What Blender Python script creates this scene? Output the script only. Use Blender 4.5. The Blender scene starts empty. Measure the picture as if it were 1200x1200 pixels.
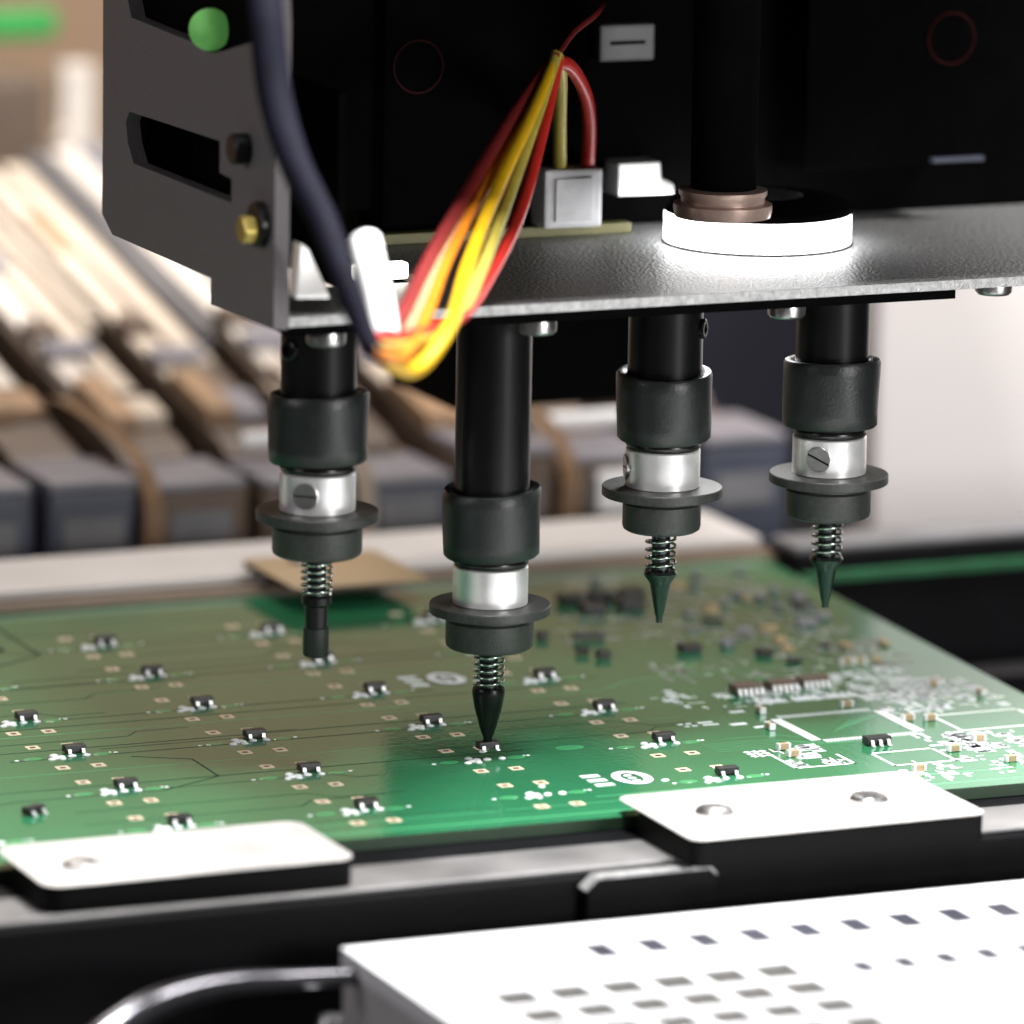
import bpy, bmesh, math, random
from mathutils import Vector, Matrix
random.seed(7)
S = 0.001                       # everything below is written in millimetres
scn = bpy.context.scene
COL = scn.collection

# ------------------------------------------------------------------ camera
FPX, YAW, PITCH, ROLL = 7344.5, -0.41168, 0.20262, 0.01767
CAM = Vector((-318.8, -736.8, 198.0))
_f = Vector((-math.sin(YAW), math.cos(YAW), 0)); _r = Vector((math.cos(YAW), math.sin(YAW), 0)); _u = Vector((0, 0, 1))
FW = _f*math.cos(PITCH) - _u*math.sin(PITCH); U2 = _u*math.cos(PITCH) + _f*math.sin(PITCH)
RT = _r*math.cos(ROLL) + U2*math.sin(ROLL); UP = U2*math.cos(ROLL) - _r*math.sin(ROLL)
cd = bpy.data.cameras.new('camera'); cam = bpy.data.objects.new('camera', cd); COL.objects.link(cam)
M = Matrix((RT, UP, -FW)).transposed().to_4x4(); M.translation = CAM*S
cam.matrix_world = M
cd.sensor_width = 36; cd.lens = FPX/1200*36
cd.clip_start = 0.02; cd.clip_end = 20
cd.dof.use_dof = True; cd.dof.focus_distance = 0.828; cd.dof.aperture_fstop = 14.5; cd.dof.aperture_blades = 0
scn.camera = cam

def _ray(x, y): return FW + RT*((x-600)/FPX) - UP*((y-600)/FPX)
def bz(x, y, z=0.0):
    d = _ray(x, y); return CAM + d*((z-CAM.z)/d.z)
def by(x, y, Y=0.0):
    d = _ray(x, y); return CAM + d*((Y-CAM.y)/d.y)

# ------------------------------------------------------------------ world and lamps
w = bpy.data.worlds.new('World'); scn.world = w; w.use_nodes = True
w.node_tree.nodes['Background'].inputs[0].default_value = (1.0, 0.97, 0.94, 1)
w.node_tree.nodes['Background'].inputs[1].default_value = 0.038
def area(name, loc, tgt, size, power, color=(1, 1, 1), sy=None):
    l = bpy.data.lights.new(name, 'AREA'); l.energy = power; l.size = size*S; l.color = color
    if sy: l.shape = 'RECTANGLE'; l.size_y = sy*S
    o = bpy.data.objects.new(name, l); COL.objects.link(o)
    o.location = Vector(loc)*S
    o.rotation_euler = (Vector(tgt)-Vector(loc)).to_track_quat('-Z', 'Y').to_euler()
    return o
area('ceiling_lamp', (15, -75, 330), (15, -75, 0), 100, 4.1, (1.0, 0.99, 0.98))
area('front_lamp', (200, -560, 115), (10, 0, 32), 150, 1.75, (1.0, 0.99, 0.97))
area('left_lamp', (-420, -60, 200), (-30, 20, 60), 160, 0.42, (1.0, 0.94, 0.97))
area('rear_lamp', (60, 320, 420), (60, 230, 0), 220, 2.0, (1.0, 0.93, 0.86))
area('cover_fill', (260, -20, 330), (230, 165, 10), 120, 1.9, (1.0, 0.95, 0.93))  # added fill without a fixture, brightens the pale side cover
scn.view_settings.view_transform = 'Standard'; scn.view_settings.look = 'None'
scn.view_settings.exposure = 0; scn.view_settings.gamma = 1

# ------------------------------------------------------------------ materials
def mat(name, col, rough=0.5, metal=0.0, var=0.12, scale=300, bump=0.0, bscale=1500, spec=0.5, emit=0, trans=0, coat=0, rvar=0.0):
    m = bpy.data.materials.new(name); m.use_nodes = True
    nt = m.node_tree; b = nt.nodes['Principled BSDF']
    tc = nt.nodes.new('ShaderNodeTexCoord')
    n = nt.nodes.new('ShaderNodeTexNoise'); n.inputs['Scale'].default_value = scale; n.inputs['Detail'].default_value = 6
    nt.links.new(tc.outputs['Object'], n.inputs['Vector'])
    r = nt.nodes.new('ShaderNodeMapRange'); r.inputs['From Min'].default_value = .25; r.inputs['From Max'].default_value = .75
    r.inputs['To Min'].default_value = 1-var; r.inputs['To Max'].default_value = 1+var
    nt.links.new(n.outputs['Fac'], r.inputs['Value'])
    mx = nt.nodes.new('ShaderNodeMix'); mx.data_type = 'RGBA'; mx.blend_type = 'MULTIPLY'; mx.inputs['Factor'].default_value = 1
    mx.inputs['A'].default_value = (*col, 1); nt.links.new(r.outputs['Result'], mx.inputs['B'])
    nt.links.new(mx.outputs['Result'], b.inputs['Base Color'])
    b.inputs['Roughness'].default_value = rough; b.inputs['Metallic'].default_value = metal
    b.inputs['Specular IOR Level'].default_value = spec
    if rvar:
        r2 = nt.nodes.new('ShaderNodeMapRange'); r2.inputs['To Min'].default_value = max(.02, rough-rvar); r2.inputs['To Max'].default_value = rough+rvar
        nt.links.new(n.outputs['Fac'], r2.inputs['Value']); nt.links.new(r2.outputs['Result'], b.inputs['Roughness'])
    if bump:
        n2 = nt.nodes.new('ShaderNodeTexNoise'); n2.inputs['Scale'].default_value = bscale; n2.inputs['Detail'].default_value = 3
        nt.links.new(tc.outputs['Object'], n2.inputs['Vector'])
        bp = nt.nodes.new('ShaderNodeBump'); bp.inputs['Strength'].default_value = bump; bp.inputs['Distance'].default_value = 0.0004
        nt.links.new(n2.outputs['Fac'], bp.inputs['Height']); nt.links.new(bp.outputs['Normal'], b.inputs['Normal'])
    if emit:
        b.inputs['Emission Color'].default_value = (*col, 1); b.inputs['Emission Strength'].default_value = emit
    if trans: b.inputs['Transmission Weight'].default_value = trans
    if coat: b.inputs['Coat Weight'].default_value = coat; b.inputs['Coat Roughness'].default_value = .08
    return m
MT = dict(
 mask=mat('solder_mask', (.026, .165, .074), .11, 0, .10, 60, .05, 900, 1.0, rvar=.05),
 lam=mat('laminate_edge', (.014, .04, .018), .5, 0, .2, 800),
 trace=mat('covered_trace', (.07, .32, .15), .14, 0, .08, 300),
 trace_dark=mat('gap_between_copper', (.006, .035, .016), .5, 0, .08, 300, spec=.12),
 gold=mat('gold_pad', (.82, .66, .48), .45, .15, .1, 2000),
 hole=mat('drilled_hole', (.01, .008, .008), .6),
 paste=mat('solder_paste', (.78, .80, .82), .45, .0, .1, 3000, .3, 5000),
 paste_shaded=mat('solder_paste_shaded', (.30, .29, .27), .4, .3, .2, 2000),  # solder paste turned grey, rear dimness put into the colour
 silk=mat('white_legend', (.85, .86, .84), .55, 0, .08, 2500),
 oval=mat('bare_oval', (.06, .30, .12), .08, 0, .15, 1500),
 chip=mat('chip_epoxy', (.012, .012, .013), .42, 0, .3, 3000, .1, 6000),
 lead=mat('tinned_lead', (.74, .75, .76), .35, .35, .08, 3000),
 tan=mat('ceramic_tan', (.42, .30, .17), .5, 0, .15, 3000),
 black_metal=mat('black_anodised', (.004, .004, .0045), .3, 0, .2, 400, .03, 3000, .25),
 black_paint=mat('black_paint', (.0018, .0018, .002), .85, 0, .25, 200, .08, 2500, .03),
 rail_black=mat('rail_black', (.004, .004, .005), .45, 0, .3, 150, .05, 2500, .1),
 rail_top=mat('worn_rail_edge', (.22, .215, .215), .36, .4, .45, 70, .15, 2500, rvar=.12),
 rubber=mat('rubber', (.012, .0145, .0145), .38, 0, .25, 700, .15, 2500, .45),
 oring=mat('o_ring', (.006, .006, .006), .25),
 alu=mat('bright_aluminium', (.93, .93, .92), .28, .6, .03, 900),
 flange=mat('dark_flange', (.035, .037, .035), .42, .25, .3, 1500, .25, 5000),
 steel=mat('spring_steel', (.45, .47, .45), .16, 1, .1, 2000),
 tip=mat('nozzle_tip', (.045, .06, .055), .22, .75, .15, 1200),
 pad_rubber=mat('suction_pad', (.008, .008, .008), .5, 0, .2, 2000),
 plate=mat('clamp_plate', (.64, .62, .60), .42, .15, .16, 120, .12, 3000),
 side_shade=mat('clamp_side_shade', (.003, .003, .003), .6, spec=.08),  # near-black colour stands in for shade on the clamp sides
 edge=mat('milled_edge', (.42, .42, .42), .45, .6, .35, 900, .5, 3000),
 screw=mat('screw_steel', (.62, .62, .62), .28, 1, .12, 1500, .1, 4000),
 bracket=mat('bracket_paint', (.135, .12, .13), .55, 0, .12, 1500, .25, 4000),
 baseplate=mat('sandblasted_plate', (.34, .345, .345), .4, .45, .9, 1900, 1.0, 1900, rvar=.28),
 white=mat('white_plastic', (.84, .84, .84), .5, 0, .04, 60, .05, 2500),
 tray=mat('tray_white', (.74, .75, .77), .55, 0, .05, 40, .04, 2500),
 pocket=mat('pocket_grey', (.045, .043, .040), .6, 0, .2, 300),
 tray_grey=mat('tray_edge', (.42, .41, .42), .6, 0, .1, 200),
 connector=mat('connector_nylon', (.72, .72, .75), .5, 0, .08, 600),
 led=mat('led_diffuser', (1, 1, 1), .5, emit=9, var=0),
 led2=mat('led_small', (1, .98, .85), .5, emit=7, var=0),
 bronze=mat('lens_ring', (.55, .40, .34), .35, .4, .15, 600),
 brass=mat('brass_nut', (.55, .43, .12), .35, .8, .2, 900),
 red=mat('wire_red', (.45, .02, .015), .35, 0, .12, 500),
 darkred=mat('wire_dark_red', (.16, .015, .015), .4, 0, .12, 500),
 ringred=mat('ring_mark_red', (.035, .003, .003), .6, spec=.1),
 yellow=mat('wire_yellow', (.62, .36, .008), .35, 0, .08, 500),
 orange=mat('wire_orange', (.55, .17, .01), .35, 0, .1, 500),
 olive=mat('wire_olive', (.36, .30, .05), .4, 0, .12, 500),
 sleeve=mat('cable_sleeve', (.004, .004, .010), .75, 0, .3, 400, .3, 1800, .1),
 pcb_edge=mat('head_board', (.16, .15, .05), .45, 0, .2, 400),
 paper=mat('paper_tape', (.62, .52, .42), .6, 0, .10, 60, .1, 900),
 paper2=mat('pale_tape', (.72, .65, .58), .55, 0, .10, 60, .1, 900),
 kraft=mat('brown_cover', (.36, .22, .12), .5, 0, .3, 80, .1, 900),
 brown=mat('brown_body', (.13, .09, .065), .55, 0, .3, 90),
 grey=mat('feeder_grey', (.16, .16, .17), .5, 0, .25, 90),
 cap=mat('block_cap', (.24, .23, .26), .45, 0, .2, 90),
 navy=mat('feeder_navy', (.060, .068, .10), .45, 0, .2, 120),
 navydark=mat('frame_navy', (.020, .021, .034), .5, 0, .2, 60),
 railwhite=mat('rear_rail_pale', (.66, .63, .62), .5, 0, .08, 60, .08, 1200),
 railbrown=mat('rear_rail_brown', (.17, .12, .08), .5, 0, .2, 90),
 green=mat('green_plastic', (.02, .33, .06), .45, 0, .15, 60),
 green_light=mat('green_indicator', (.16, .50, .12), .5, 0, .2, 300, emit=.25),
 greenedge=mat('green_belt', (.02, .12, .05), .4, 0, .15, 200),
 wall=mat('pale_wall', (.80, .76, .745), .7, 0, .03, 4),
 roomwall=mat('room_brown', (.46, .31, .20), .8, 0, .2, 5),
 bed=mat('bed_black', (.012, .012, .013), .5, 0, .3, 40),
 chrome=mat('hose_gloss', (.13, .13, .145), .2, .9, .15, 300),
)

# ------------------------------------------------------------------ geometry helpers
def obj(name, bm, m, parent=None, smooth=None, loc=None):
    bmesh.ops.recalc_face_normals(bm, faces=bm.faces)
    me = bpy.data.meshes.new(name)
    for p in (m if isinstance(m, (list, tuple)) else [m]): me.materials.append(p)
    bm.to_mesh(me); bm.free()
    if smooth is not None:
        me.polygons.foreach_set('use_smooth', [True]*len(me.polygons))
        me.set_sharp_from_angle(angle=math.radians(smooth))
    return link(name, me, parent, loc)
def link(name, me, parent=None, loc=None):
    o = bpy.data.objects.new(name, me); COL.objects.link(o)
    if parent: o.parent = parent
    if loc is not None: o.location = Vector(loc)*S
    return o
def tag(o, label=None, cat=None, group=None, kind=None):
    if label: o['label'] = label
    if cat: o['category'] = cat
    if group: o['group'] = group
    if kind: o['kind'] = kind
    return o
def thing(name, label, cat, loc=(0, 0, 0), group=None):
    o = bpy.data.objects.new(name, None); COL.objects.link(o); o.empty_display_size = .005
    o.location = Vector(loc)*S
    return tag(o, label, cat, group)
def B(): return bmesh.new()
def box(bm, x0, x1, y0, y1, z0, z1, bev=0, seg=2, mi=0):
    vs = [bm.verts.new(Vector((x, y, z))*S) for x in (x0, x1) for y in (y0, y1) for z in (z0, z1)]
    fs = []
    for a in ((0, 1, 3, 2), (4, 6, 7, 5), (0, 4, 5, 1), (2, 3, 7, 6), (0, 2, 6, 4), (1, 5, 7, 3)):
        f = bm.faces.new([vs[i] for i in a]); f.material_index = mi; fs.append(f)
    if bev:
        es = list({e for f in fs for e in f.edges})
        bmesh.ops.bevel(bm, geom=es, offset=bev*S, segments=seg, affect='EDGES', profile=.6)
    return bm
def prism(bm, pts, d0, d1, axis='z', bev=0, seg=2, mi=0):
    def P(a, b, d):
        v = {'z': (a, b, d), 'x': (d, a, b), 'y': (a, d, b)}[axis]; return Vector(v)*S
    lo = [bm.verts.new(P(a, b, d0)) for a, b in pts]; hi = [bm.verts.new(P(a, b, d1)) for a, b in pts]
    fs = [bm.faces.new(lo), bm.faces.new(hi)]
    n = len(pts)
    for i in range(n): fs.append(bm.faces.new((lo[i], lo[(i+1) % n], hi[(i+1) % n], hi[i])))
    for f in fs: f.material_index = mi
    if bev:
        bmesh.ops.recalc_face_normals(bm, faces=fs)
        es = list({e for f in fs for e in f.edges})
        bmesh.ops.bevel(bm, geom=es, offset=bev*S, segments=seg, affect='EDGES', profile=.6)
    return bm
def lathe(bm, prof, cx=0, cy=0, n=40, cap=True, wob=None, arc=None, mi=0):
    rings = []
    for (r, z) in prof:
        ring = []
        for i in range(n):
            a = 2*math.pi*i/n
            rr, zz = (r, z) if wob is None else wob(r, z, a)
            ring.append(bm.verts.new(Vector((cx+rr*math.cos(a), cy+rr*math.sin(a), zz))*S))
        rings.append(ring)
    for a, b in zip(rings, rings[1:]):
        for i in range(n):
            f = bm.faces.new((a[i], a[(i+1) % n], b[(i+1) % n], b[i])); f.material_index = mi
    if cap:
        for rg in (rings[0], rings[-1]):
            f = bm.faces.new(rg); f.material_index = mi
    return bm
def catmull(pts, k=8):
    P = [Vector(p) for p in pts]; P = [2*P[0]-P[1]] + P + [2*P[-1]-P[-2]]; out = []
    for i in range(1, len(P)-2):
        for j in range(k):
            t = j/k
            out.append(.5*((2*P[i]) + (P[i+1]-P[i-1])*t + (2*P[i-1]-5*P[i]+4*P[i+1]-P[i+2])*t*t + (3*P[i]-P[i-1]-3*P[i+1]+P[i+2])*t**3))
    out.append(P[-2]); return out
def tube(bm, pts, rad, n=12):
    T = None; rings = []
    N = len(pts); nrm = None
    for i, p in enumerate(pts):
        t = (pts[min(i+1, N-1)]-pts[max(i-1, 0)]).normalized()
        if nrm is None: nrm = t.orthogonal().normalized()
        nrm = (nrm - t*nrm.dot(t)).normalized(); b = t.cross(nrm)
        r = rad(i/(N-1)) if callable(rad) else rad
        rings.append([bm.verts.new((p + (nrm*math.cos(2*math.pi*k/n)+b*math.sin(2*math.pi*k/n))*r)*S) for k in range(n)])
    for a, c in zip(rings, rings[1:]):
        for i in range(n): bm.faces.new((a[i], a[(i+1) % n], c[(i+1) % n], c[i]))
    bm.faces.new(rings[0]); bm.faces.new(rings[-1])
    return bm
def disc_y(bm, x, z, r, y0, y1, n=24):
    prism(bm, [(x+r*math.cos(2*math.pi*i/n), z+r*math.sin(2*math.pi*i/n)) for i in range(n)], y0, y1, 'y'); return bm
def rrect(x0, x1, y0, y1, r, n=5):
    out = []
    for cx, cy, a0 in ((x1-r, y0+r, -90), (x1-r, y1-r, 0), (x0+r, y1-r, 90), (x0+r, y0+r, 180)):
        for i in range(n+1):
            a = math.radians(a0+90*i/n); out.append((cx+r*math.cos(a), cy+r*math.sin(a)))
    return out

# ================================================================== setting
tag(obj('machine_bed', box(B(), -400, 500, -400, 620, -46, -40), MT['bed']), kind='structure')
tag(obj('wall', box(B(), -500, 900, 640, 650, -200, 500), MT['roomwall']), kind='structure')

# ------------------------------------------------------------------ front rail
fr = thing('front_rail', 'black front conveyor rail with worn grey top edge below the board', 'rail', (0, -44, -40))
def at(o): return o.location/S
def part(name, bm, m, parent, smooth=None):
    o = obj(name, bm, m, parent, smooth)
    o.matrix_parent_inverse = Matrix.Translation(-parent.location)
    return o
part('rail_body', box(B(), -150, 160, -50.0, -39.5, -40, -2.6, .6), MT['rail_black'], fr)
part('rail_cap', box(B(), -149.9, 159.9, -49.6, -39.6, -2.55, -1.7, .35), MT['rail_top'], fr)
part('board_ledge', box(B(), -150, 160, -39.3, -33, -8, -1.75, .2), MT['rail_black'], fr)
bp = [(-8.7, -14), (-8.7, -4.1), (-7.2, -2.9), (7.9, -2.9), (9.3, -4.2), (9.3, -14)]
part('stop_plate', prism(B(), bp, -52.0, -50.1, 'y', .25), MT['rail_black'], fr)
tip_edge = [(-8.9, -4.3), (-7.35, -2.85), (8.0, -2.85), (9.0, -3.8), (9.0, -3.4), (8.1, -2.45), (-7.5, -2.45), (-9.2, -4.0)]
part('stop_plate_edge', prism(B(), tip_edge, -52.25, -50.3, 'y', .06), MT['edge'], fr)

# ------------------------------------------------------------------ rear rail
rr = thing('rear_rail', 'pale rear conveyor rail behind the green board', 'rail', (0, 115, -40))
part('rail_body', box(B(), -150, 92, 104.2, 129, -40, .8, .3), MT['railbrown'], rr)
part('rail_cap', box(B(), -149.9, 91.5, 107.5, 128.8, .85, 2.2, .4), MT['railwhite'], rr)
part('rail_lip', box(B(), -150, 92, 102.7, 104.1, -6, .35, .15), MT['railbrown'], rr)
rs = thing('side_rail', 'dark cross rail with thin green stripe at right of board', 'rail', (140, 98, -40))
part('rail_body', box(B(), 92.2, 220, 96, 107, -40, 1.4, .4), MT['rail_black'], rs)
part('rail_cap', box(B(), 92.3, 219.9, 97, 106, 1.45, 2.6, .4), MT['grey'], rs)
part('green_stripe', box(B(), 92.4, 219.8, 94.2, 95.95, -2.6, -1.2, .2), MT['greenedge'], rs)
part('lower_channel', box(B(), 92.5, 219, 66, 74, -16, -12, .5), MT['rail_black'], rs)

# ================================================================== circuit board
pcb = thing('circuit_board', 'large green circuit board clamped between the rails under the nozzles', 'circuit board', (0, 30, -1.6))
quad = [(-112, -31.6), (82.2, -36.6), (89.4, 102.4), (-112, 102.0)]
lm = B(); prism(lm, quad, -1.6, -.004, 'z')
part('laminate', lm, MT['lam'], pcb)
part('solder_mask', prism(B(), quad, -.003, 0.0, 'z'), MT['mask'], pcb)
DX, DY = 25.42, 19.79
def gpos(r, c): return (c-2)*DX+.55, -(r-4)*DY+.9
filled = [(0, 1), (1, 1), (2, 1), (3, 1), (4, 1), (5, 1), (2, 0), (3, 0), (4, 0), (5, 0), (0, 2), (1, 2), (2, 2), (3, 2), (0, 3), (2, 3), (3, 3), (4, 3), (5, 3)]
cells = [(r, c) for r in range(0, 6) for c in range(-1, 4)]
PADS = [(-4.4, 4.1), (.6, 4.0), (-4.3, -7.55), (.6, -7.7)]
# through pads: flat square ring round a drilled hole, one mesh shared
def ring_mesh():
    bm = B(); o = .88; h = .56
    outer = rrect(-o, o, -o, o, .12, 2); n = len(outer)
    inner = [(h*math.cos(math.atan2(b, a)), h*math.sin(math.atan2(b, a))) for a, b in outer]
    vo = [bm.verts.new(Vector((a, b, .05))*S) for a, b in outer]; vi = [bm.verts.new(Vector((a, b, .05))*S) for a, b in inner]
    vb = [bm.verts.new(Vector((a, b, 0))*S) for a, b in outer]; vd = [bm.verts.new(Vector((a, b, .012))*S) for a, b in inner]
    for i in range(n):
        j = (i+1) % n
        for q in ((vo[i], vo[j], vi[j], vi[i]), (vb[i], vb[j], vo[j], vo[i]), (vi[i], vi[j], vd[j], vd[i])): bm.faces.new(q)
    f = bm.faces.new(vd); f.material_index = 1
    bmesh.ops.recalc_face_normals(bm, faces=bm.faces)
    me = bpy.data.meshes.new('through_pad'); me.materials.append(MT['gold']); me.materials.append(MT['hole'])
    bm.to_mesh(me); bm.free(); return me
RM = ring_mesh()
def onboard(name, me, x, y, z=.003):
    o = link(name, me, pcb); o.location = Vector((x, y, z))*S - pcb.location; return o
for r, c in cells:
    gx, gy = gpos(r, c)
    for px, py in PADS:
        x, y = gx+px, gy+py
        if x < -78 or y > 98: continue
        onboard('through_pad', RM, x, y)
# ovals beside each position
def oval_mesh():
    bm = B(); n = 20
    vs = [bm.verts.new(Vector((1.25*math.cos(2*math.pi*i/n), .72*math.sin(2*math.pi*i/n), .03))*S) for i in range(n)]
    vb = [bm.verts.new(Vector((1.35*math.cos(2*math.pi*i/n), .80*math.sin(2*math.pi*i/n), 0))*S) for i in range(n)]
    bm.faces.new(vs)
    for i in range(n): bm.faces.new((vb[i], vb[(i+1) % n], vs[(i+1) % n], vs[i]))
    bmesh.ops.recalc_face_normals(bm, faces=bm.faces)
    me = bpy.data.meshes.new('oval_pad'); bm.to_mesh(me); bm.free(); me.materials.append(MT['oval']); return me
OM = oval_mesh()
for r, c in cells:
    gx, gy = gpos(r, c)
    for px, py in ((-6.4, -1.8), (3.1, -2.0)):
        if gx+px > -80: onboard('oval_pad', OM, gx+px, gy+py)
onboard('oval_pad', OM, 12.5, 1.4).scale = (1.5, 1.5, 1)
onboard('oval_pad', OM, 48.0, 40.0); onboard('oval_pad', OM, 55.0, 30.0)

# solder paste and white marks (too small to pick apart singly)
paste = B()
def blob(x, y, rx, ry=None, h=.16, n=9):
    ry = ry or rx
    rings = []
    for s, z in ((1, 0.004), (.86, h*.6), (.5, h)):
        rings.append([paste.verts.new(Vector((x+rx*s*math.cos(2*math.pi*i/n), y+ry*s*math.sin(2*math.pi*i/n), z))*S) for i in range(n)])
    for a, b in zip(rings, rings[1:]):
        for i in range(n): paste.faces.new((a[i], a[(i+1) % n], b[(i+1) % n], b[i]))
    paste.faces.new(rings[-1])
silk = B()
def mark(x0, x1, y0, y1, ang=0, z=.02, bm=None):
    bm = bm or silk
    cx, cy = (x0+x1)/2, (y0+y1)/2; c, s = math.cos(ang), math.sin(ang)
    P = [(cx+(x-cx)*c-(y-cy)*s, cy+(x-cx)*s+(y-cy)*c) for x, y in ((x0, y0), (x1, y0), (x1, y1), (x0, y1))]
    t = [bm.verts.new(Vector((x, y, z))*S) for x, y in P]; b = [bm.verts.new(Vector((x, y, .001))*S) for x, y in P]
    bm.faces.new(t)
    for i in range(4): bm.faces.new((b[i], b[(i+1) % 4], t[(i+1) % 4], t[i]))
for r, c in cells:
    gx, gy = gpos(r, c)
    if gx < -80: continue
    j = lambda: random.uniform(-.12, .12)
    for px, py, rd in ((-.95, -2.0, .48), (.95, -2.0, .48), (0, 1.9, .42), (-3.2, -.9, .5), (-2.5, -1.9, .55), (-3.3, -2.2, .55), (-4.1, -2.9, .45), (-2.6, -3.0, .42)):
        blob(gx+px+j(), gy+py+j(), rd*random.uniform(1.0, 1.3), rd*random.uniform(.95, 1.2), .2)
    for px, py in ((-8.6, -2.0), (5.0, -1.7)):
        blob(gx+px+j(), gy+py+j(), .33, .3, .06)
    if random.random() < .7: blob(gx+4.4, gy-1.5, .2, .2, .05)
# paste for the two connector footprints: three bars and a ring of slots
def footprint(cx, cy, k=1.0):
    for i in range(3):
        mark(cx-4.6*k, cx-2.0*k, cy+(2.6-2.4*i)*k-.6*k, cy+(2.6-2.4*i)*k+.6*k, 0, .08, paste)
    n = 22
    ring = [(cx+1.6*k+2.6*k*math.cos(2*math.pi*i/n), cy+3.6*k*math.sin(2*math.pi*i/n)) for i in range(n)]
    inn = [(cx+1.6*k+1.3*k*math.cos(2*math.pi*i/n), cy+2.4*k*math.sin(2*math.pi*i/n)) for i in range(n)]
    a = [paste.verts.new(Vector((x, y, .09))*S) for x, y in ring]; b = [paste.verts.new(Vector((x, y, .09))*S) for x, y in inn]
    for i in range(n): paste.faces.new((a[i], a[(i+1) % n], b[(i+1) % n], b[i]))
    for i in range(3): blob(cx+1.6*k, cy+(1.5-1.5*i)*k, .62*k, .42*k, .1)
    blob(cx+5.2*k, cy-2.5*k, .6*k, .4*k)
footprint(11.8, -16.6); footprint(10.8, 43.5)
# quad flat footprint, rows of pads and legend
X0, X1, Y0, Y1 = 45.6, 60.6, -6.4, 7.4
for i in range(26):
    x = X0+.8+i*(X1-X0-1.6)/25
    mark(x-.15, x+.15, Y0-1.0, Y0+.5, 0, .05, paste); mark(x-.15, x+.15, Y1-.5, Y1+1.0, 0, .05, paste)
    y = Y0+.8+i*(Y1-Y0-1.6)/25
    mark(X0-1.0, X0+.5, y-.24, y+.24, 0, .05, paste); mark(X1-.5, X1+1.0, y-.24, y+.24, 0, .05, paste)
for (a, b, c, d) in ((34.4, 36.6, 7.9, 8.5), (34.6, 36.9, 6.6, 7.2), (31.4, 32.2, 8.0, 8.5), (32.6, 33.4, 8.0, 8.5), (31.9, 32.6, 6.7, 7.2), (33.0, 33.8, 6.7, 7.2),
                     (38.2, 40.6, 5.4, 6.4), (41.2, 43.4, 12.0, 13.0), (40.6, 42.8, 3.0, 3.9)):
    mark(a, b, c, d, 0, .05, paste)
rect_paths = [((66.5, -7.5), (66.5, 1.5)), ((66.5, 1.5), (79.5, 1.5)), ((79.5, 1.5), (79.5, -7.5)), ((66.5, -7.5), (79.5, -7.5)),
              ((49, -22), (58, -22)), ((58, -22), (58, -15)), ((49, -15), (58, -15)), ((49, -22), (49, -15)),
              ((36, -19), (44.5, -19)), ((36, -10), (36, -19)), ((44.5, -14), (44.5, -19))]
for (ax, ay), (bx_, by_) in rect_paths:
    mark(min(ax, bx_)-.22, max(ax, bx_)+.22, min(ay, by_)-.22, max(ay, by_)+.22)
for i in range(3):
    for k in range(3): mark(33.2+i*1.1, 34.0+i*1.1, -9.4-k*1.2, -8.6-k*1.2, .5, .05, paste)
# clusters of white pads over the right side of the board
clusters = [(46, 20, 14, 6, 34), (65, 22, 12, 10, 46), (67, 10, 6, 8, 26), (75, 12, 8, 10, 36), (70, -14, 9, 6, 40), (62, -14, 4, 6, 18), (78, -20, 6, 8, 34), (40, -14, 4, 6, 18),
            (60, -26, 16, 6, 34), (52, 36, 14, 8, 26), (72, 40, 12, 12, 60), (66, 62, 18, 12, 80), (70, 82, 16, 10, 60), (46, 66, 10, 10, 24)]
paste_shaded = B()
for cx, cy, wx, wy, n in clusters:
    PB = paste_shaded if cy > 30 else paste
    for i in range(int(n*(1.7 if cy < 30 else 1.2))):
        x = cx+random.uniform(-wx, wx)*.5*1.6; y = cy+random.uniform(-wy, wy)*.5*1.7
        if x > 80.5 or (X0-1.4 < x < X1+1.4 and Y0-1.4 < y < Y1+1.4) or (66 < x < 80 and -8 < y < 2): continue
        a, b = random.choice(((.5, .35), (.35, .6), (.8, .3), (.3, .3), (1.2, .35), (.55, .55)))
        if random.random() < .6:
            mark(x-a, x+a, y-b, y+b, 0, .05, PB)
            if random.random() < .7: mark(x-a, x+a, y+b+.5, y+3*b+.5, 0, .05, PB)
        else:
            mark(x-a*1.1, x+a*1.1, y-.13, y+.13, 0 if random.random() < .6 else 1.57)
for k in range(7):                     # rows of chip resistor arrays
    mark(62+k*1.6, 63.1+k*1.6, 12.5, 13.6, 0, .06, paste); mark(62+k*1.6, 63.1+k*1.6, 14.6, 15.7, 0, .06, paste)
for cxx in (47.6, 53.2, 58.6):
    for k in range(4):
        mark(cxx+k*1.1-.3, cxx+k*1.1+.3, 16.4, 18.2, 0, .08, paste)
    mark(cxx-.6, cxx+4.0, 15.4, 16.9, 0, .07, paste)
tag(part('solder_paste', paste, MT['paste'], pcb, 40), kind='stuff')
tag(part('shaded_pad', paste_shaded, MT['paste_shaded'], pcb), kind='stuff')  # rear pads, their shade painted into the grey
tag(part('white_legend', silk, MT['silk'], pcb), kind='stuff')
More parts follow.
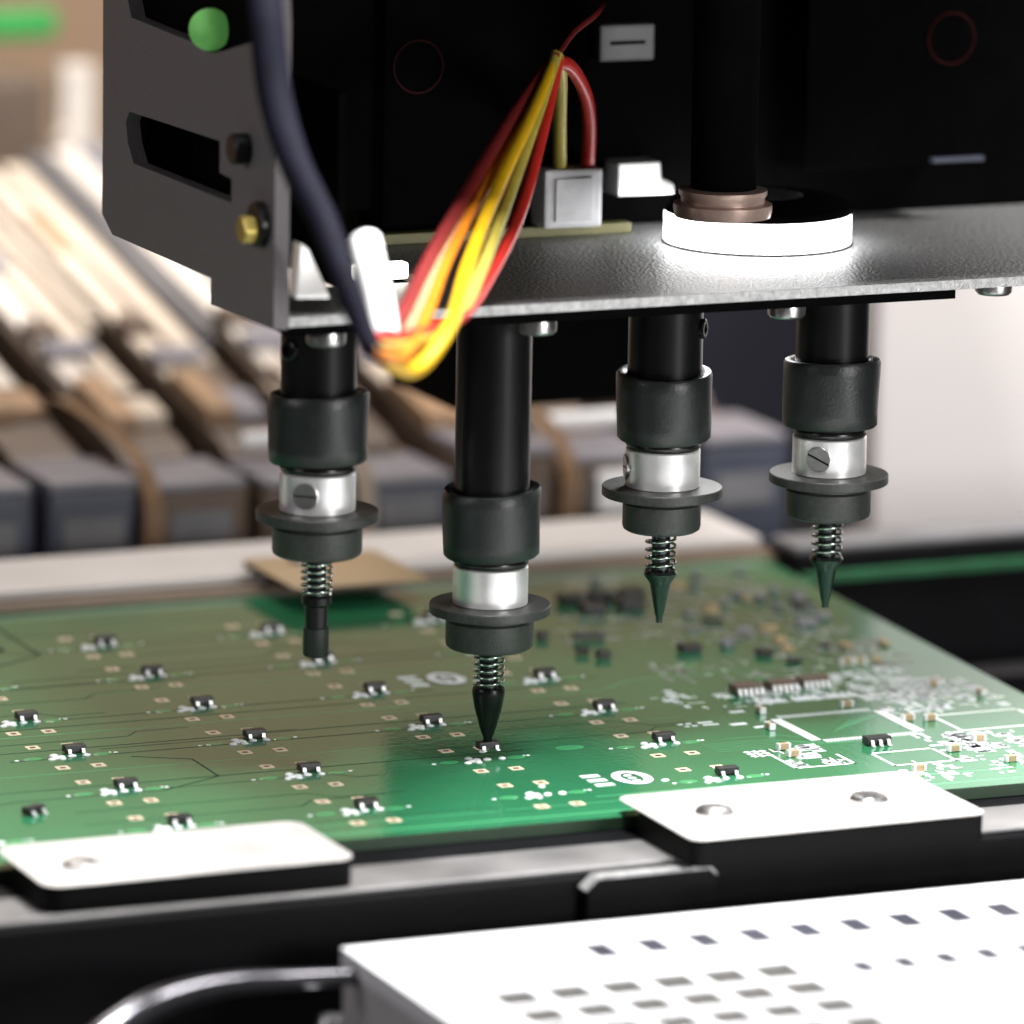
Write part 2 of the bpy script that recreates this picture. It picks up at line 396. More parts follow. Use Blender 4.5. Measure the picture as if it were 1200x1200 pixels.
# traces below the mask
tr = B(); td = B()
def line(bm, pts, wd, z):
    for (ax, ay), (bx_, by_) in zip(pts, pts[1:]):
        d = Vector((bx_-ax, by_-ay)); L = d.length; d /= L; n = Vector((-d.y, d.x))*wd/2; d *= wd*.35
        v = [bm.verts.new(Vector((p[0], p[1], z))*S) for p in ((ax-d.x+n.x, ay-d.y+n.y), (bx_+d.x+n.x, by_+d.y+n.y), (bx_+d.x-n.x, by_+d.y-n.y), (ax-d.x-n.x, ay-d.y-n.y))]
        bm.faces.new(v)
line(tr, [(-110, -28.6), (82, -33.6)], .55, .0021); line(tr, [(-110, -25.4), (34, -27.2)], .28, .0024); line(tr, [(-110, 31.2), (30, 30.2), (36, 34.5), (60, 35)], .35, .0027)
line(tr, [(-70, 10.5), (-6, 9.8), (4, 13), (34, 12.4)], .22, .003); line(tr, [(-40, 51), (26, 50.2)], .3, .0033)
line(tr, [(5, -24), (30, -24.6), (36, -27), (80, -29)], .4, .0036); line(tr, [(34, -1), (42, -1.5), (44, -3.5)], .18, .0039)
for i in range(6): line(tr, [(30, -3-i*.9), (40+i*.8, -3.4-i*.9), (46+i*1.5, -8.4)], .14, .0042+i*.0002)
for i in range(9): line(tr, [(50+i*.9, -2+i*.6), (55+i*.9, 3.2+i*.3)], .13, .0054+i*.0002)
for i, (y, x0, x1) in enumerate(((38.5, -75, 8), (34.8, -75, -2), (22.6, -75, 30), (18.2, -60, 26), (57.5, -60, 30), (61.2, -45, 24), (77.5, -40, 40), (81, -30, 30), (2.6, -74, 6), (90, -36, 20), (94, -36, 44))):
    line(td, [(x0, y+.02*x0*0), (x1, y-.4)], .32, .0075+i*.0003)
for i in range(16):
    y = -24+i*7.4+random.uniform(-1, 1); x0 = random.uniform(-75, 5); x1 = x0+random.uniform(12, 34); k_ = random.choice((-1, 1))*random.uniform(1.5, 4)
    line(td, [(x0, y), (x1, y-.2), (x1+abs(k_), y+k_), (x1+abs(k_)+random.uniform(3, 12), y+k_)], .2, .0122+i*.0003)
line(td, [(-75, -4.6), (-66, -2.0), (-46, -2.3), (-37, 2.2), (-37, 12), (-44, 16)], .3, .0112)
line(td, [(-62, 74), (-50, 74), (-40, 80), (-40, 98)], .9, .0115); line(td, [(-58, 69), (-47, 69), (-36, 76), (-36, 98)], .5, .0118)
tag(part('copper_trace', tr, MT['trace'], pcb), kind='stuff')
tag(part('trace_gap', td, MT['trace_dark'], pcb), kind='stuff')

# ------------------------------------------------------------------ transistors
def transistor_parts():
    out = []
    bm = B(); prism(bm, [(-1.46, -.70), (1.46, -.70), (1.46, .70), (-1.46, .70)], .12, 1.05, 'z', .09, 2)
    bmesh.ops.recalc_face_normals(bm, faces=bm.faces); me = bpy.data.meshes.new('body'); bm.to_mesh(me); bm.free(); me.materials.append(MT['chip']); out.append(('body', me))
    for x, s in ((-.95, -1), (.95, -1), (0, 1)):
        bm = B()
        prof = [(.66, .62), (.66, .48), (.92, .48), (1.05, .02), (1.55, .02), (1.55, .16), (1.15, .16), (1.02, .62)]
        prism(bm, [(s*a, b) for a, b in prof], x-.22, x+.22, 'x')
        bmesh.ops.recalc_face_normals(bm, faces=bm.faces); me = bpy.data.meshes.new('lead'); bm.to_mesh(me); bm.free(); me.materials.append(MT['lead']); out.append(('lead', me))
    return out
TP = transistor_parts()
def transistor(x, y, z, label, rot=0, group='transistors placed on the board'):
    t = thing('transistor', label, 'transistor', (x, y, z), group); t.rotation_euler.z = rot
    for n, me in TP: link(n, me, t)
    return t
rown = {5: 'front row', 4: 'second row from the front', 3: 'third row from the front', 2: 'fourth row from the front', 1: 'fifth row from the front', 0: 'rearmost row'}
ordn = ['leftmost', 'second from left', 'third from left', 'fourth from left']
for r in range(6):
    cs = sorted(c for rr_, c in filled if rr_ == r)
    for i, c in enumerate(cs):
        gx, gy = gpos(r, c)
        extra = ''
        last = ordn[i] if i < len(cs)-1 else 'rightmost'
        transistor(gx+random.uniform(-.1, .1), gy+random.uniform(-.1, .1), .05, 'small black transistor on green board, %s in the %s%s' % (last, rown[r], extra), random.uniform(-.03, .03))
transistor(-66.1, -8.4, .05, 'small black transistor turned sideways beside the left clamp plate', 0.5)
transistor(0.0, 0.0, 1.15, 'small black transistor held at the tip of the lowered nozzle', 0, 'transistor on a nozzle')

# ------------------------------------------------------------------ other board parts
def soic(x, y, label, L=4.4, W=3.4, h=1.5, n=4, body='chip', group=None, rot=0, cat='chip', name='chip'):
    t = thing(name, label, cat, (x, y, .05), group); t.rotation_euler.z = rot
    obj('body', box(B(), -L/2, L/2, -W/2, W/2, .12, h, .12), MT[body], t)
    for i in range(n):
        px = -L/2+(i+.5)*L/n
        for s in (-1, 1):
            bm = B(); prof = [(W/2-.05, h*.55), (W/2+.3, h*.55), (W/2+.5, .02), (W/2+.95, .02), (W/2+.95, .18), (W/2+.6, .2), (W/2+.4, h*.7), (W/2-.05, h*.7)]
            prism(bm, [(s*a, b) for a, b in prof], px-.22, px+.22, 'x'); obj('lead', bm, MT['lead'], t)
for i, (x, y) in enumerate(((48.3, 22.2), (53.8, 22.6), (59.0, 23.3))):
    soic(x, y, 'small eight legged chip, %s of three behind the square pad footprint' % ('leftmost', 'middle', 'rightmost')[i], 4.2, 2.6, 1.3, 5, 'brown', 'row of three chips')
soic(52.0, -10.6, 'small black chip with bright legs in front of the square pad footprint', 3.6, 1.7, 1.15, 3)
for lab, x, y, L, W in (('flat black chip alone behind the fourth row of transistors', 51.7, 48, 3.2, 2.2), ('small dark chip left of the third nozzle tip reflection', 38.4, 48.2, 2.0, 1.4),
                        ('small dark chip behind and left of its twin on the rear board', 36.6, 51.5, 1.7, 1.2), ('dark narrow chip lying askew on the rear board', 41.2, 59.5, 4.6, .9),
                        ('small square dark chip on the rear board', 35.0, 62.0, 1.6, 1.4)):
    soic(x, y, lab, L, W, 1.1, 0, rot=-.15 if 'askew' in lab else 0)
for i in range(5):
    x = (48.5, 53.5, 58.6, 49.0, 55.2)[i]; y = (82.5, 82.6, 82.9, 75.5, 76.0)[i]
    soic(x, y, 'blurred dark chip in two rows near the board rear edge, %s' % ('rear row leftmost', 'rear row middle', 'rear row rightmost', 'front row left', 'front row right')[i], 3.8, 2.4, 1.4, 0, group='chips at the rear edge')
capm = B(); box(capm, -.55, .55, -.42, .42, .03, .85, .06)
bmesh.ops.recalc_face_normals(capm, faces=capm.faces); CM = bpy.data.meshes.new('body'); capm.to_mesh(CM); capm.free(); CM.materials.append(MT['tan'])
capt = B(); box(capt, -.95, -.551, -.45, .45, .0, .88, .06); bmesh.ops.recalc_face_normals(capt, faces=capt.faces)
CT = bpy.data.meshes.new('end_cap'); capt.to_mesh(CT); capt.free(); CT.materials.append(MT['lead'])
def cap(x, y, rot):
    t = thing('capacitor', 'tiny tan chip capacitor with white ends among the pads at board right', 'capacitor', (x, y, .05), 'tiny capacitors at the right of the board')
    t.rotation_euler.z = rot
    link('body', CM, t); link('end_cap', CT, t); e = link('end_cap', CT, t); e.rotation_euler.z = math.pi
for px, py, ro in ((891, 833, 1.57), (902, 852, 1.57), (992, 826, 0), (1090, 842, 0), (1092, 802, 0), (1150, 812, 1.57), (918, 876, 0), (930, 884, 0), (1118, 878, 0), (1147, 866, 0), (1077, 901, 0), (1185, 890, 0),
                   (992, 776, 0), (1007, 775, 0), (1100, 800, 1.57), (1064, 842, 0)):
    p = bz(px, py, .3); cap(p.x, p.y, ro)
for i in range(34):
    while True:
        x = random.uniform(56, 82); y = random.uniform(33, 94)
        if x < 79+y*.05: break
    L = random.choice((1.2, 1.6, 2.2, 3.0)); W = random.choice((1.0, 1.4, 2.0))
    soic(x, y, 'small blurred chip in the crowded rear right part of the board', L, W, random.uniform(.5, 1.0), 0, random.choice(('chip', 'tan', 'grey', 'grey', 'cap')), 'crowded small chips', random.choice((0, 1.57)))

# ------------------------------------------------------------------ clamp plates
def clamp(label, x0, x1, y0, y1, ytop, screws, zt=2.0, chamf=1.2, zb=-1.66, m='plate'):
    t = thing('clamp_plate', label, 'clamp', ((x0+x1)/2, (y0+y1)/2, zb), 'clamp plates holding the board')
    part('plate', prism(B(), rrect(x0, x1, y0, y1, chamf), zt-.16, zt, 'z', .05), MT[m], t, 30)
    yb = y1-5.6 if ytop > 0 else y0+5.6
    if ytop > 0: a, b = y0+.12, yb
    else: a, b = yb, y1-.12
    part('plate_underside', prism(B(), rrect(x0+.12, x1-.12, a, b, chamf*.9), zb, zt-.17, 'z', .1), MT['side_shade'], t, 30)
    for sx, sy in screws:
        bm = B(); lathe(bm, [(2.6, zt+.01), (2.6, zt+.25), (2.2, zt+.75), (1.2, zt+1.0), (.9, zt+1.0), (.9, zt+.55)], sx, sy, 28)
        s = part('screw', bm, MT['screw'], t, 35)
    return t
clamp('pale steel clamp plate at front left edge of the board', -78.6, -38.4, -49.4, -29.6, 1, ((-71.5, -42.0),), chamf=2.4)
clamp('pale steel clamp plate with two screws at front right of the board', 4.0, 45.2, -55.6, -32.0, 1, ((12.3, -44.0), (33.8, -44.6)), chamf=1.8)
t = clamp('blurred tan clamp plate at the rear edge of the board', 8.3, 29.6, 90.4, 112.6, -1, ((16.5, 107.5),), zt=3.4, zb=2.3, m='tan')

# ================================================================== pickup nozzles
NS = 24.52
def nozzle(k, dz, kind, label, hub_r=5.8, scr=None, tube_top=61.3, rot=0):
    x = (k-1)*NS
    t = thing('pickup_nozzle', label, 'nozzle', (x, 0, 0), 'pickup nozzles hanging from the head')
    t.location.z = dz*S
    zt = tube_top-dz
    o = obj('shaft', lathe(B(), [(4.7, 41.0), (4.95, 41.4), (4.95, zt)], n=48), MT['black_metal'], t, 30)
    # clamp screw boss on shaft
    bm = B(); lathe(bm, [(1.35, 0), (1.35, .55), (1.1, .7), (.7, .7), (.6, .2)], n=20)
    sx, sz = {0: (200, 56.4), 1: (200, 56), 2: (-42, 56.4), 3: (200, 56.6)}[k]
    if k in (0, 2):
        a = math.radians(sx)
        bmesh.ops.rotate(bm, verts=bm.verts, cent=(0, 0, 0), matrix=Matrix.Rotation(math.pi/2, 3, 'Y'))
        bmesh.ops.rotate(bm, verts=bm.verts, cent=(0, 0, 0), matrix=Matrix.Rotation(a, 3, 'Z'))
        bmesh.ops.translate(bm, verts=bm.verts, vec=Vector((4.8*math.cos(a), 4.8*math.sin(a), sz))*S)
        obj('set_screw', bm, MT['black_metal'], t, 30)
    else: bm.free()
    # rubber sleeve, uneven
    ph = random.uniform(0, 6)
    def wob(r, z, a):
        return r*(1+.018*math.sin(2*a+ph)+.012*math.sin(3*a+z*.5+ph)), z+.35*math.sin(a+ph)*(1 if z > 45 else .5)
    pr = [(5.02, 41.9), (5.9, 41.35), (6.25, 41.7), (6.3, 43.5), (6.35, 46), (6.4, 48.6), (6.42, 50.0), (6.2, 50.4), (5.6, 50.45), (5.02, 50.0)]
    obj('rubber_sleeve', lathe(B(), pr, n=56, cap=False, wob=wob), MT['rubber'], t, 50)
    obj('o_ring', lathe(B(), [(4.2, 40.15), (4.75, 40.2), (4.95, 40.55), (4.95, 40.95), (4.7, 41.3), (4.2, 41.4)], n=44, cap=False), MT['oring'], t, 60)
    h = obj('holder', lathe(B(), [(4.3, 35.02), (4.85, 35.02), (4.95, 35.12), (4.95, 39.95), (4.8, 40.13), (4.2, 40.13)], n=64), MT['alu'], t, 30)
    if scr is not None:
        # slotted screw in the holder face: two half discs with a gap
        az, tilt = math.radians(scr[0]), math.radians(scr[1])
        def place(bm):
            bmesh.ops.rotate(bm, verts=bm.verts, cent=(0, 0, 0), matrix=Matrix.Rotation(tilt, 3, 'X'))
            bmesh.ops.rotate(bm, verts=bm.verts, cent=(0, 0, 0), matrix=Matrix.Rotation(az, 3, 'Z'))
            bmesh.ops.translate(bm, verts=bm.verts, vec=Vector((4.9*math.cos(az), 4.9*math.sin(az), 37.6))*S); return bm
        n = 28; bm = B(); prism(bm, [(1.72*math.cos(2*math.pi*q_/n), 1.72*math.sin(2*math.pi*q_/n)) for q_ in range(n)], -.6, .2, 'x', .08, 1)
        obj('screw', place(bm), MT['screw'], h, 30)
        obj('screw_slot', place(box(B(), -.1, .212, -1.6, 1.6, -.13, .13)), MT['oring'], h)
    fl = [(2, 33.7), (7.85, 33.7), (8.0, 33.82), (8.0, 34.86), (7.88, 35.0), (2, 35.0)]
    obj('flange', lathe(B(), fl, n=72), MT['flange'], t, 30)
    obj('hub', lathe(B(), [(1.5, 29.0), (hub_r-.6, 29.0), (hub_r-.12, 29.3), (hub_r, 29.75), (hub_r, 32.7), (hub_r-.3, 33.0), (hub_r-.3, 33.68), (1.5, 33.68)], n=60), MT['flange'], t, 30)
    # spring + pin
    obj('pin', lathe(B(), [(1.25, 22.6), (1.25, 29.05)], n=20), MT['tip'], t, 30)
    turns = 5 if kind == 'cone' else 6
    pts = [Vector((1.95*math.cos(2*math.pi*turns*i/(turns*18)), 1.95*math.sin(2*math.pi*turns*i/(turns*18)), 23.7+5.4*i/(turns*18))) for i in range(turns*18+1)]
    obj('spring', tube(B(), pts, .2, 7), MT['steel'], t, 60)
    if kind == 'cone':
        obj('nozzle_tip', lathe(B(), [(1.2, 23.7), (2.05, 23.6), (2.25, 23.2), (2.2, 22.9), (1.45, 21.9), (1.33, 21.5), (.62, 17.6), (.46, 17.2), (.44, 16.45), (.3, 16.42)], n=28), MT['tip'], t, 35)
    elif kind == 'needle':
        obj('nozzle_tip', lathe(B(), [(1.2, 23.7), (2.05, 23.6), (2.2, 23.2), (2.15, 22.6), (1.9, 21.0), (.95, 17.6), (.62, 16.9), (.6, 16.3), (.3, 16.3)], n=28), MT['black_metal'], t, 35)
    else:
        obj('nozzle_tip', lathe(B(), [(1.2, 23.7), (1.95, 23.5), (1.95, 22.6), (1.55, 22.2), (1.45, 19.4)], n=28), MT['black_metal'], t, 35)
        obj('suction_pad', lathe(B(), [(1.4, 19.5), (1.68, 19.4), (1.7, 15.9), (1.5, 15.6), (1.2, 15.6)], n=28), MT['pad_rubber'], t, 35)
    return t
nozzle(0, 0, 'blunt', 'leftmost pickup nozzle with black sleeve, slotted screw and blunt black tip', 5.85, (-130, 0))
nozzle(1, -14.1, 'needle', 'lowered pickup nozzle touching down over the board, second from left', 5.8, None)
nozzle(2, 0, 'cone', 'pickup nozzle with coil spring and conical tip, second from right', 5.2, (-196, 8))
nozzle(3, .25, 'cone', 'rightmost pickup nozzle with angled slotted screw and conical tip', 5.75, (-133, -24))

# ================================================================== placement head
hd = thing('placement_head', 'black placement machine head carrying the four nozzles', 'machine head', (30, 40, 60))
part('base_plate', prism(B(), [(-33.8, -12), (72, -12), (72.3, -9), (118, -9), (118, 44), (-6, 44), (-6, 8), (-33.8, 8)], 61.4, 62.6, 'z'), MT['baseplate'], hd)
part('plate_edge', box(B(), -33.6, 71.9, -12.25, -12.02, 61.35, 62.65, .08), MT['edge'], hd)
part('plate_underside', prism(B(), [(-33, -10.8), (61.6, -10.8), (61.6, 42), (-5, 42), (-5, 7), (-33, 7)], 59.9, 61.38, 'z'), MT['black_paint'], hd)
part('housing', box(B(), -1, 120, 44.2, 112, 59.5, 135, 1), MT['black_paint'], hd)
part('top_shade', box(B(), -34, 122, -30, 112, 135.1, 139, 1), MT['black_paint'], hd)  # unseen slab added above to shade plate, interior and board
part('front_shade', box(B(), -34, 122, -30, -28, 112, 135, .5), MT['black_paint'], hd)  # added out of view, its drop keeps the upper wires in shade
part('inner_wall', box(B(), -33.9, -1.1, 40, 42, 67, 135, .3), MT['black_paint'], hd)
# downward ring of leds under the plate, round the board camera
part('led_ring', lathe(B(), [(8, 59.7), (12, 59.7), (12, 59.0), (8, 59.0)], 46, 25, 48), MT['white'], hd, 35)
_l = bpy.data.lights.new('ring_lamp', 'AREA'); _l.shape = 'DISK'; _l.size = .022; _l.energy = .03
_o = bpy.data.objects.new('ring_lamp', _l); COL.objects.link(_o); _o.location = Vector((46, 25, 58.8))*S
# step in front of the housing
part('inner_block', box(B(), 0, 30, 39, 44.0, 64.6, 135, .5), MT['black_paint'], hd)
part('inner_block', box(B(), 62, 86, 36, 44.0, 70, 135, .5), MT['black_paint'], hd)
hb = part('head_board', box(B(), -4, 36, 36.5, 38.9, 62.7, 64.1, .1), MT['pcb_edge'], hd)
# side bracket with slot and cut-out, built as frame pieces round the openings
def xdisc(r, x0, x1, y, z, n=24, prof=None):
    bm = B(); prism(bm, [(y+r*math.cos(2*math.pi*i/n), z+r*math.sin(2*math.pi*i/n)) for i in range(n)], x0, x1, 'x', .15, 1); return bm
def bracket():
    X0_, X1_ = -36, -34
    outline = [(-13.2, 61.3), (9.1, 60.9), (9.1, 64.4), (46.5, 64.3), (50.6, 66.5), (50.6, 96), (50.6, 140), (-9, 140), (-13.2, 100)]
    slot = [(2.6, 75.3), (1.8, 76.5), (1.8, 80.0), (6.4, 82.7), (36.5, 81.7)]
    slot = [(2.0, 75.2), (38.3, 75.1), (40.6, 77.5), (41.5, 80.2), (40.2, 81.8), (6.3, 82.6), (6.3, 78.5), (2.0, 78.3)]
    cut = [(-7.0, 97.2), (8.2, 93.6), (11.1, 93.4), (14.0, 93.9), (39.5, 94.4), (41.5, 97.5), (41.5, 120), (-7, 120)]
    bm = B()
    from mathutils.geometry import tessellate_polygon
    loops = [outline, slot, cut]
    vs = [[Vector((a, b, 0)) for a, b in L] for L in loops]
    flat = [p for L in loops for p in L]
    tris = tessellate_polygon(vs)
    va = [bm.verts.new(Vector((X0_, a, b))*S) for a, b in flat]; vb = [bm.verts.new(Vector((X1_, a, b))*S) for a, b in flat]
    for tr_ in tris:
        bm.faces.new([va[i] for i in tr_]); bm.faces.new([vb[i] for i in tr_])
    o = 0
    for L in loops:
        n = len(L)
        for i in range(n):
            bm.faces.new((va[o+i], va[o+(i+1) % n], vb[o+(i+1) % n], vb[o+i]))
        o += n
    return bm
sb = part('side_bracket', bracket(), MT['bracket'], hd)
part('slot_backing', box(B(), -27, -26, -12, 39.9, 66, 90.8, .1), MT['black_paint'], hd)
part('cutout_backing', box(B(), -33.9, -32.8, -9, 48, 91, 125, .1), MT['black_paint'], hd)
part('green_indicator', lathe(B(), [(2.75*math.sin(math.pi*k_/14)+.001, 96.3-2.75*math.cos(math.pi*k_/14)) for k_ in range(15)], -35.6, 11.2, 28), MT['green_light'], hd, 60)
part('bracket_screw', xdisc(2.0, -38.2, -36.02, -3.5, 83.0), MT['black_metal'], hd)
s = part('bracket_screw', xdisc(2.9, -37.2, -36.02, -9.1, 74.2), MT['black_metal'], hd)
part('brass_nut', xdisc(1.9, -39.0, -37.22, -9.1, 73.6, 6), MT['brass'], hd)
# screw heads under the plate
for sx, sy in ((2.4, -8.2), (38.7, -7.0), (69.4, -6.8), (-26.9, -8.2)):
    zt = 59.88 if sx < 60 else 61.38
    part('plate_screw', lathe(B(), [(1.5, zt), (2.45, zt-.05), (2.55, zt-.5), (2.5, zt-1.5), (2.1, zt-1.9), (1.2, zt-2.0)], sx, sy, 32), MT['screw'], hd, 40)
# ring light and lens
f0 = bz(891, 300, 62.7); cx, cy = f0.x+.40*12.7, f0.y+.916*12.7
rl = part('ring_light', lathe(B(), [(12.0, 67.0), (12.9, 67.0), (12.9, 67.9), (11.5, 68.6), (6.2, 69.2), (6.2, 67.0)], cx, cy, 64, cap=False), MT['black_paint'], hd, 35)
part('diffuser', lathe(B(), [(12.0, 62.9), (12.75, 62.9), (12.75, 66.95), (12.0, 66.95)], cx, cy, 64, cap=False), MT['led'], hd, 35)
part('light_base', lathe(B(), [(13.0, 62.61), (13.0, 62.88), (11.9, 62.88)], cx, cy, 64, cap=False), MT['black_paint'], hd, 35)
lc = bz(847, 238, 71)
part('lens_ring', lathe(B(), [(5.0, 69.3), (6.4, 69.3), (6.6, 70.2), (6.6, 71.0), (5.6, 71.2), (5.6, 71.8), (5.9, 72.3), (5.9, 72.9), (4.6, 73.1)], lc.x, lc.y, 48), MT['bronze'], hd, 35)
part('lens_barrel', lathe(B(), [(4.4, 72.8), (4.6, 134)], lc.x, lc.y, 40), MT['black_paint'], hd, 35)
p = by(757, 229, 39)
part('sensor_block', prism(B(), [(p.x-4.3, p.z), (p.x+4.3, p.z), (p.x+4.3, p.z+1.4), (p.x+2.4, p.z+2.3), (p.x+2.2, p.z+4.6), (p.x-4.3, p.z+4.6)], 39, 44.1, 'y', .3), MT['alu'], hd)
p0 = by(710, 75, 39); p1 = by(775, 30, 39)
cn = part('dim_connector', box(B(), p0.x, p1.x, 41, 44.0, p0.z, p1.z, .4), MT['grey'], hd)
cs_ = obj('connector_slot', box(B(), p0.x+1.5, p1.x-1.5, 40.85, 40.99, (p0.z+p1.z)/2-.2, (p0.z+p1.z)/2+.3), MT['black_paint'], cn)
p0 = by(1088, 190, 36); p1 = by(1148, 181, 36)
part('blue_tab', box(B(), p0.x, p1.x, 34.5, 35.9, p0.z, p1.z, .15), MT['navy'], hd)
for px, py in ((490, 78), (1115, 45)):
    Yq = 38.8 if px < 600 else 35.8
    c = by(px, py, Yq); bm = B()
    pts = [Vector((c.x+3.6*math.cos(a), Yq, c.z+3.6*math.sin(a))) for a in [2*math.pi*i/32 for i in range(33)]]
    part('red_ring_mark', tube(bm, pts, .16, 6), MT['ringred'], hd, 60)
# small led on the head at left
p0 = by(418, 302, 10); p1 = by(480, 279, 10)
lm_ = part('led_strip', box(B(), p0.x, p1.x, 10, 12, 62.7, 64.9, .5), MT['led2'], hd)
# rear housing hanging behind the nozzles
part('rear_motor_housing', box(B(), 34.6, 66, 95, 119.5, 27.3, 59.4, .6), MT['black_paint'], hd)

# ------------------------------------------------------------------ cables
def P3(x, y, Y): return by(x, y, Y)
hn = thing('wire_harness', 'looped bundle of red and yellow wires hanging in front of the head', 'wires', tuple(by(470, 425, -56)))
base = [(652, 66, 4), (618, 135, -3), (575, 225, -13), (538, 305, -28), (512, 372, -44), (482, 418, -56), (455, 418, -60)]
def wire(name, offs, m, r, endpts=()):
    pts = [P3(x+o[0], y+o[1], Y+o[2]) for (x, y, Y), o in zip(base, offs)] + [P3(*e) for e in endpts]
    part(name, tube(B(), catmull(pts, 9), r, 14), MT[m], hn, 60)
wire('yellow_wire', [(0, 0, 0), (4, 2, -1), (6, 0, 0), (10, 6, 0), (16, 8, -3), (6, 14, 0), (-6, 4, 0)], 'yellow', lambda t_: .75+.3*t_)
wire('yellow_wire', [(0, -2, 0), (10, 4, 0), (20, 8, 2), (26, 12, 1), (22, 2, 2), (-2, -16, 2), (-16, -12, 2)], 'olive', .8)
wire('red_wire', [(-2, 2, 1), (-14, -2, 1), (-22, -8, 2), (-30, -10, 2), (-36, -12, 2), (-34, -14, 2), (-26, -10, 0)], 'darkred', .95)
wire('red_wire', [(2, 4, 3), (20, 10, 4), (34, 26, 4), (34, 22, 3), (24, 2, 2), (-6, -24, 2), (-22, -22, 2)], 'red', .8)
wire('orange_wire', [(0, 0, 2), (-2, -2, 2), (-8, -4, 2), (-14, 0, 1), (-14, 2, -3), (-8, -2, -3), (-10, -2, -2)], 'orange', .75)
wire('brown_wire', [(0, 0, 4), (-8, -6, 3), (-14, -6, 3), (-20, -4, 2), (-24, -4, 0), (-18, -10, 2), (-16, -8, -1)], 'kraft', .6)
part('black_sleeve', tube(B(), catmull([P3(462, 417, -59), P3(440, 412, -60), P3(425, 385, -58), P3(402, 322, -54), P3(378, 258, -48), P3(345, 190, -42), P3(322, 110, -36), P3(312, 20, -32), P3(305, -60, -26.5)], 9),
     lambda t_: 1.05+1.15*min(1, t_*1.3)), MT['sleeve'], hn, 60)
# plug with its two wires
pg = thing('wire_plug', 'white plug with a yellow and a red wire standing on head', 'plug', tuple(by(672, 252, 36)))
a = by(638, 254, 34); b = by(707, 197, 34)
part('plug_body', box(B(), a.x, b.x, 34, 38.9, 64.15, b.z, .5), MT['connector'], pg)
part('plug_ridge', box(B(), a.x+1.5, b.x-1.5, 33.6, 33.95, 65.2, b.z-1.2, .12), MT['connector'], pg)
part('yellow_wire', tube(B(), catmull([P3(652, 66, 8), P3(657, 90, 16), P3(656, 140, 30), P3(656, 200, 36)], 8), .95, 12), MT['olive'], pg, 60)
part('red_wire', tube(B(), catmull([P3(650, 72, 8), P3(668, 78, 14), P3(686, 110, 26), P3(691, 150, 33), P3(688, 200, 36)], 8), .95, 12), MT['red'], pg, 60)
tag(obj('thin_red_wire', tube(B(), catmull([P3(652, 66, 3), P3(672, 38, 14), P3(700, 14, 26), P3(720, -20, 38)], 8), .45, 8), MT['darkred'], smooth=60), 'thin dark red wire running up from the wire bundle', 'wire')
# bright white air tube beside the sleeve
tag(obj('air_tube', tube(B(), catmull([P3(428, 282, -38), P3(436, 318, -42), P3(446, 362, -46), P3(452, 396, -50)], 8), lambda t_: 2.0-.3*t_, 16), MT['white'], smooth=60), 'short white air tube between black sleeve and wire loop', 'tube')
tag(obj('white_clip', prism(B(), [(by(352, 285, -20).x, by(352, 285, -20).z), (by(362, 292, -20).x, by(362, 292, -20).z), (by(388, 350, -20).x, by(388, 350, -20).z), (by(346, 350, -20).x, by(346, 350, -20).z)], -20, -17.5, 'y', .3), MT['alu']), 'small bright metal wedge beside the side bracket', 'clip')

# ================================================================== foreground tray
ZT = -6.0
tx0, tx1, ty0, ty1 = -44.1, 130, -170, -60.0
holes = []
for i in range(15):
    x = -15.5+i*6.84; holes.append((x-1.7, x+1.7, -74.9, -68.4, .3, 'navydark', 'row'))
for i in range(12):
    x = 11.1+i*5.61; holes.append((x-1.5, x+1.5, -91.6, -86.2, .3, 'navydark', 'row'))
for r_ in range(6):
    for c_ in range(6):
        x = -33.4+c_*6.78; y = -87.2-r_*7.8
        holes.append((x-2.75, x+2.75, y-3.25, y+3.25, .7, 'pocket', 'grid'))
xs = sorted({tx0, tx1} | {round(h[0], 4) for h in holes} | {round(h[1], 4) for h in holes})
ys = sorted({ty0, ty1} | {round(h[2], 4) for h in holes} | {round(h[3], 4) for h in holes})
def hole_at(x, y):
    for h in holes:
        if h[0] < x < h[1] and h[2] < y < h[3]: return h[4]
    return 0
bm = B(); VC = {}
def V(x, y, z):
    k = (round(x, 3), round(y, 3), round(z, 3))
    if k not in VC: VC[k] = bm.verts.new(Vector(k)*S)
    return VC[k]
D = [[hole_at((a+b)/2, (c+d)/2) for c, d in zip(ys, ys[1:])] for a, b in zip(xs, xs[1:])]
for i in range(len(xs)-1):
    for j in range(len(ys)-1):
        d = D[i][j]; z = ZT-d
        fc = bm.faces.new((V(xs[i], ys[j], z), V(xs[i+1], ys[j], z), V(xs[i+1], ys[j+1], z), V(xs[i], ys[j+1], z)))
        if i+1 < len(xs)-1 and D[i+1][j] != d:
            z2 = ZT-D[i+1][j]; bm.faces.new((V(xs[i+1], ys[j], z), V(xs[i+1], ys[j+1], z), V(xs[i+1], ys[j+1], z2), V(xs[i+1], ys[j], z2)))
        if j+1 < len(ys)-1 and D[i][j+1] != d:
            z2 = ZT-D[i][j+1]; bm.faces.new((V(xs[i], ys[j+1], z), V(xs[i+1], ys[j+1], z), V(xs[i+1], ys[j+1], z2), V(xs[i], ys[j+1], z2)))
ty = thing('component_tray', 'white component tray full of square pockets in the foreground', 'tray', (30, -110, -40))
part('tray_top', bm, MT['tray'], ty)
part('tray_rim', box(B(), tx0-.5, tx1, ty1+.01, ty1+.5, ZT-2.5, ZT-.06, .1), MT['tray'], ty)
part('tray_rim', box(B(), tx0-.5, tx0-.01, ty0, ty1, ZT-2.5, ZT-.06, .1), MT['tray'], ty)
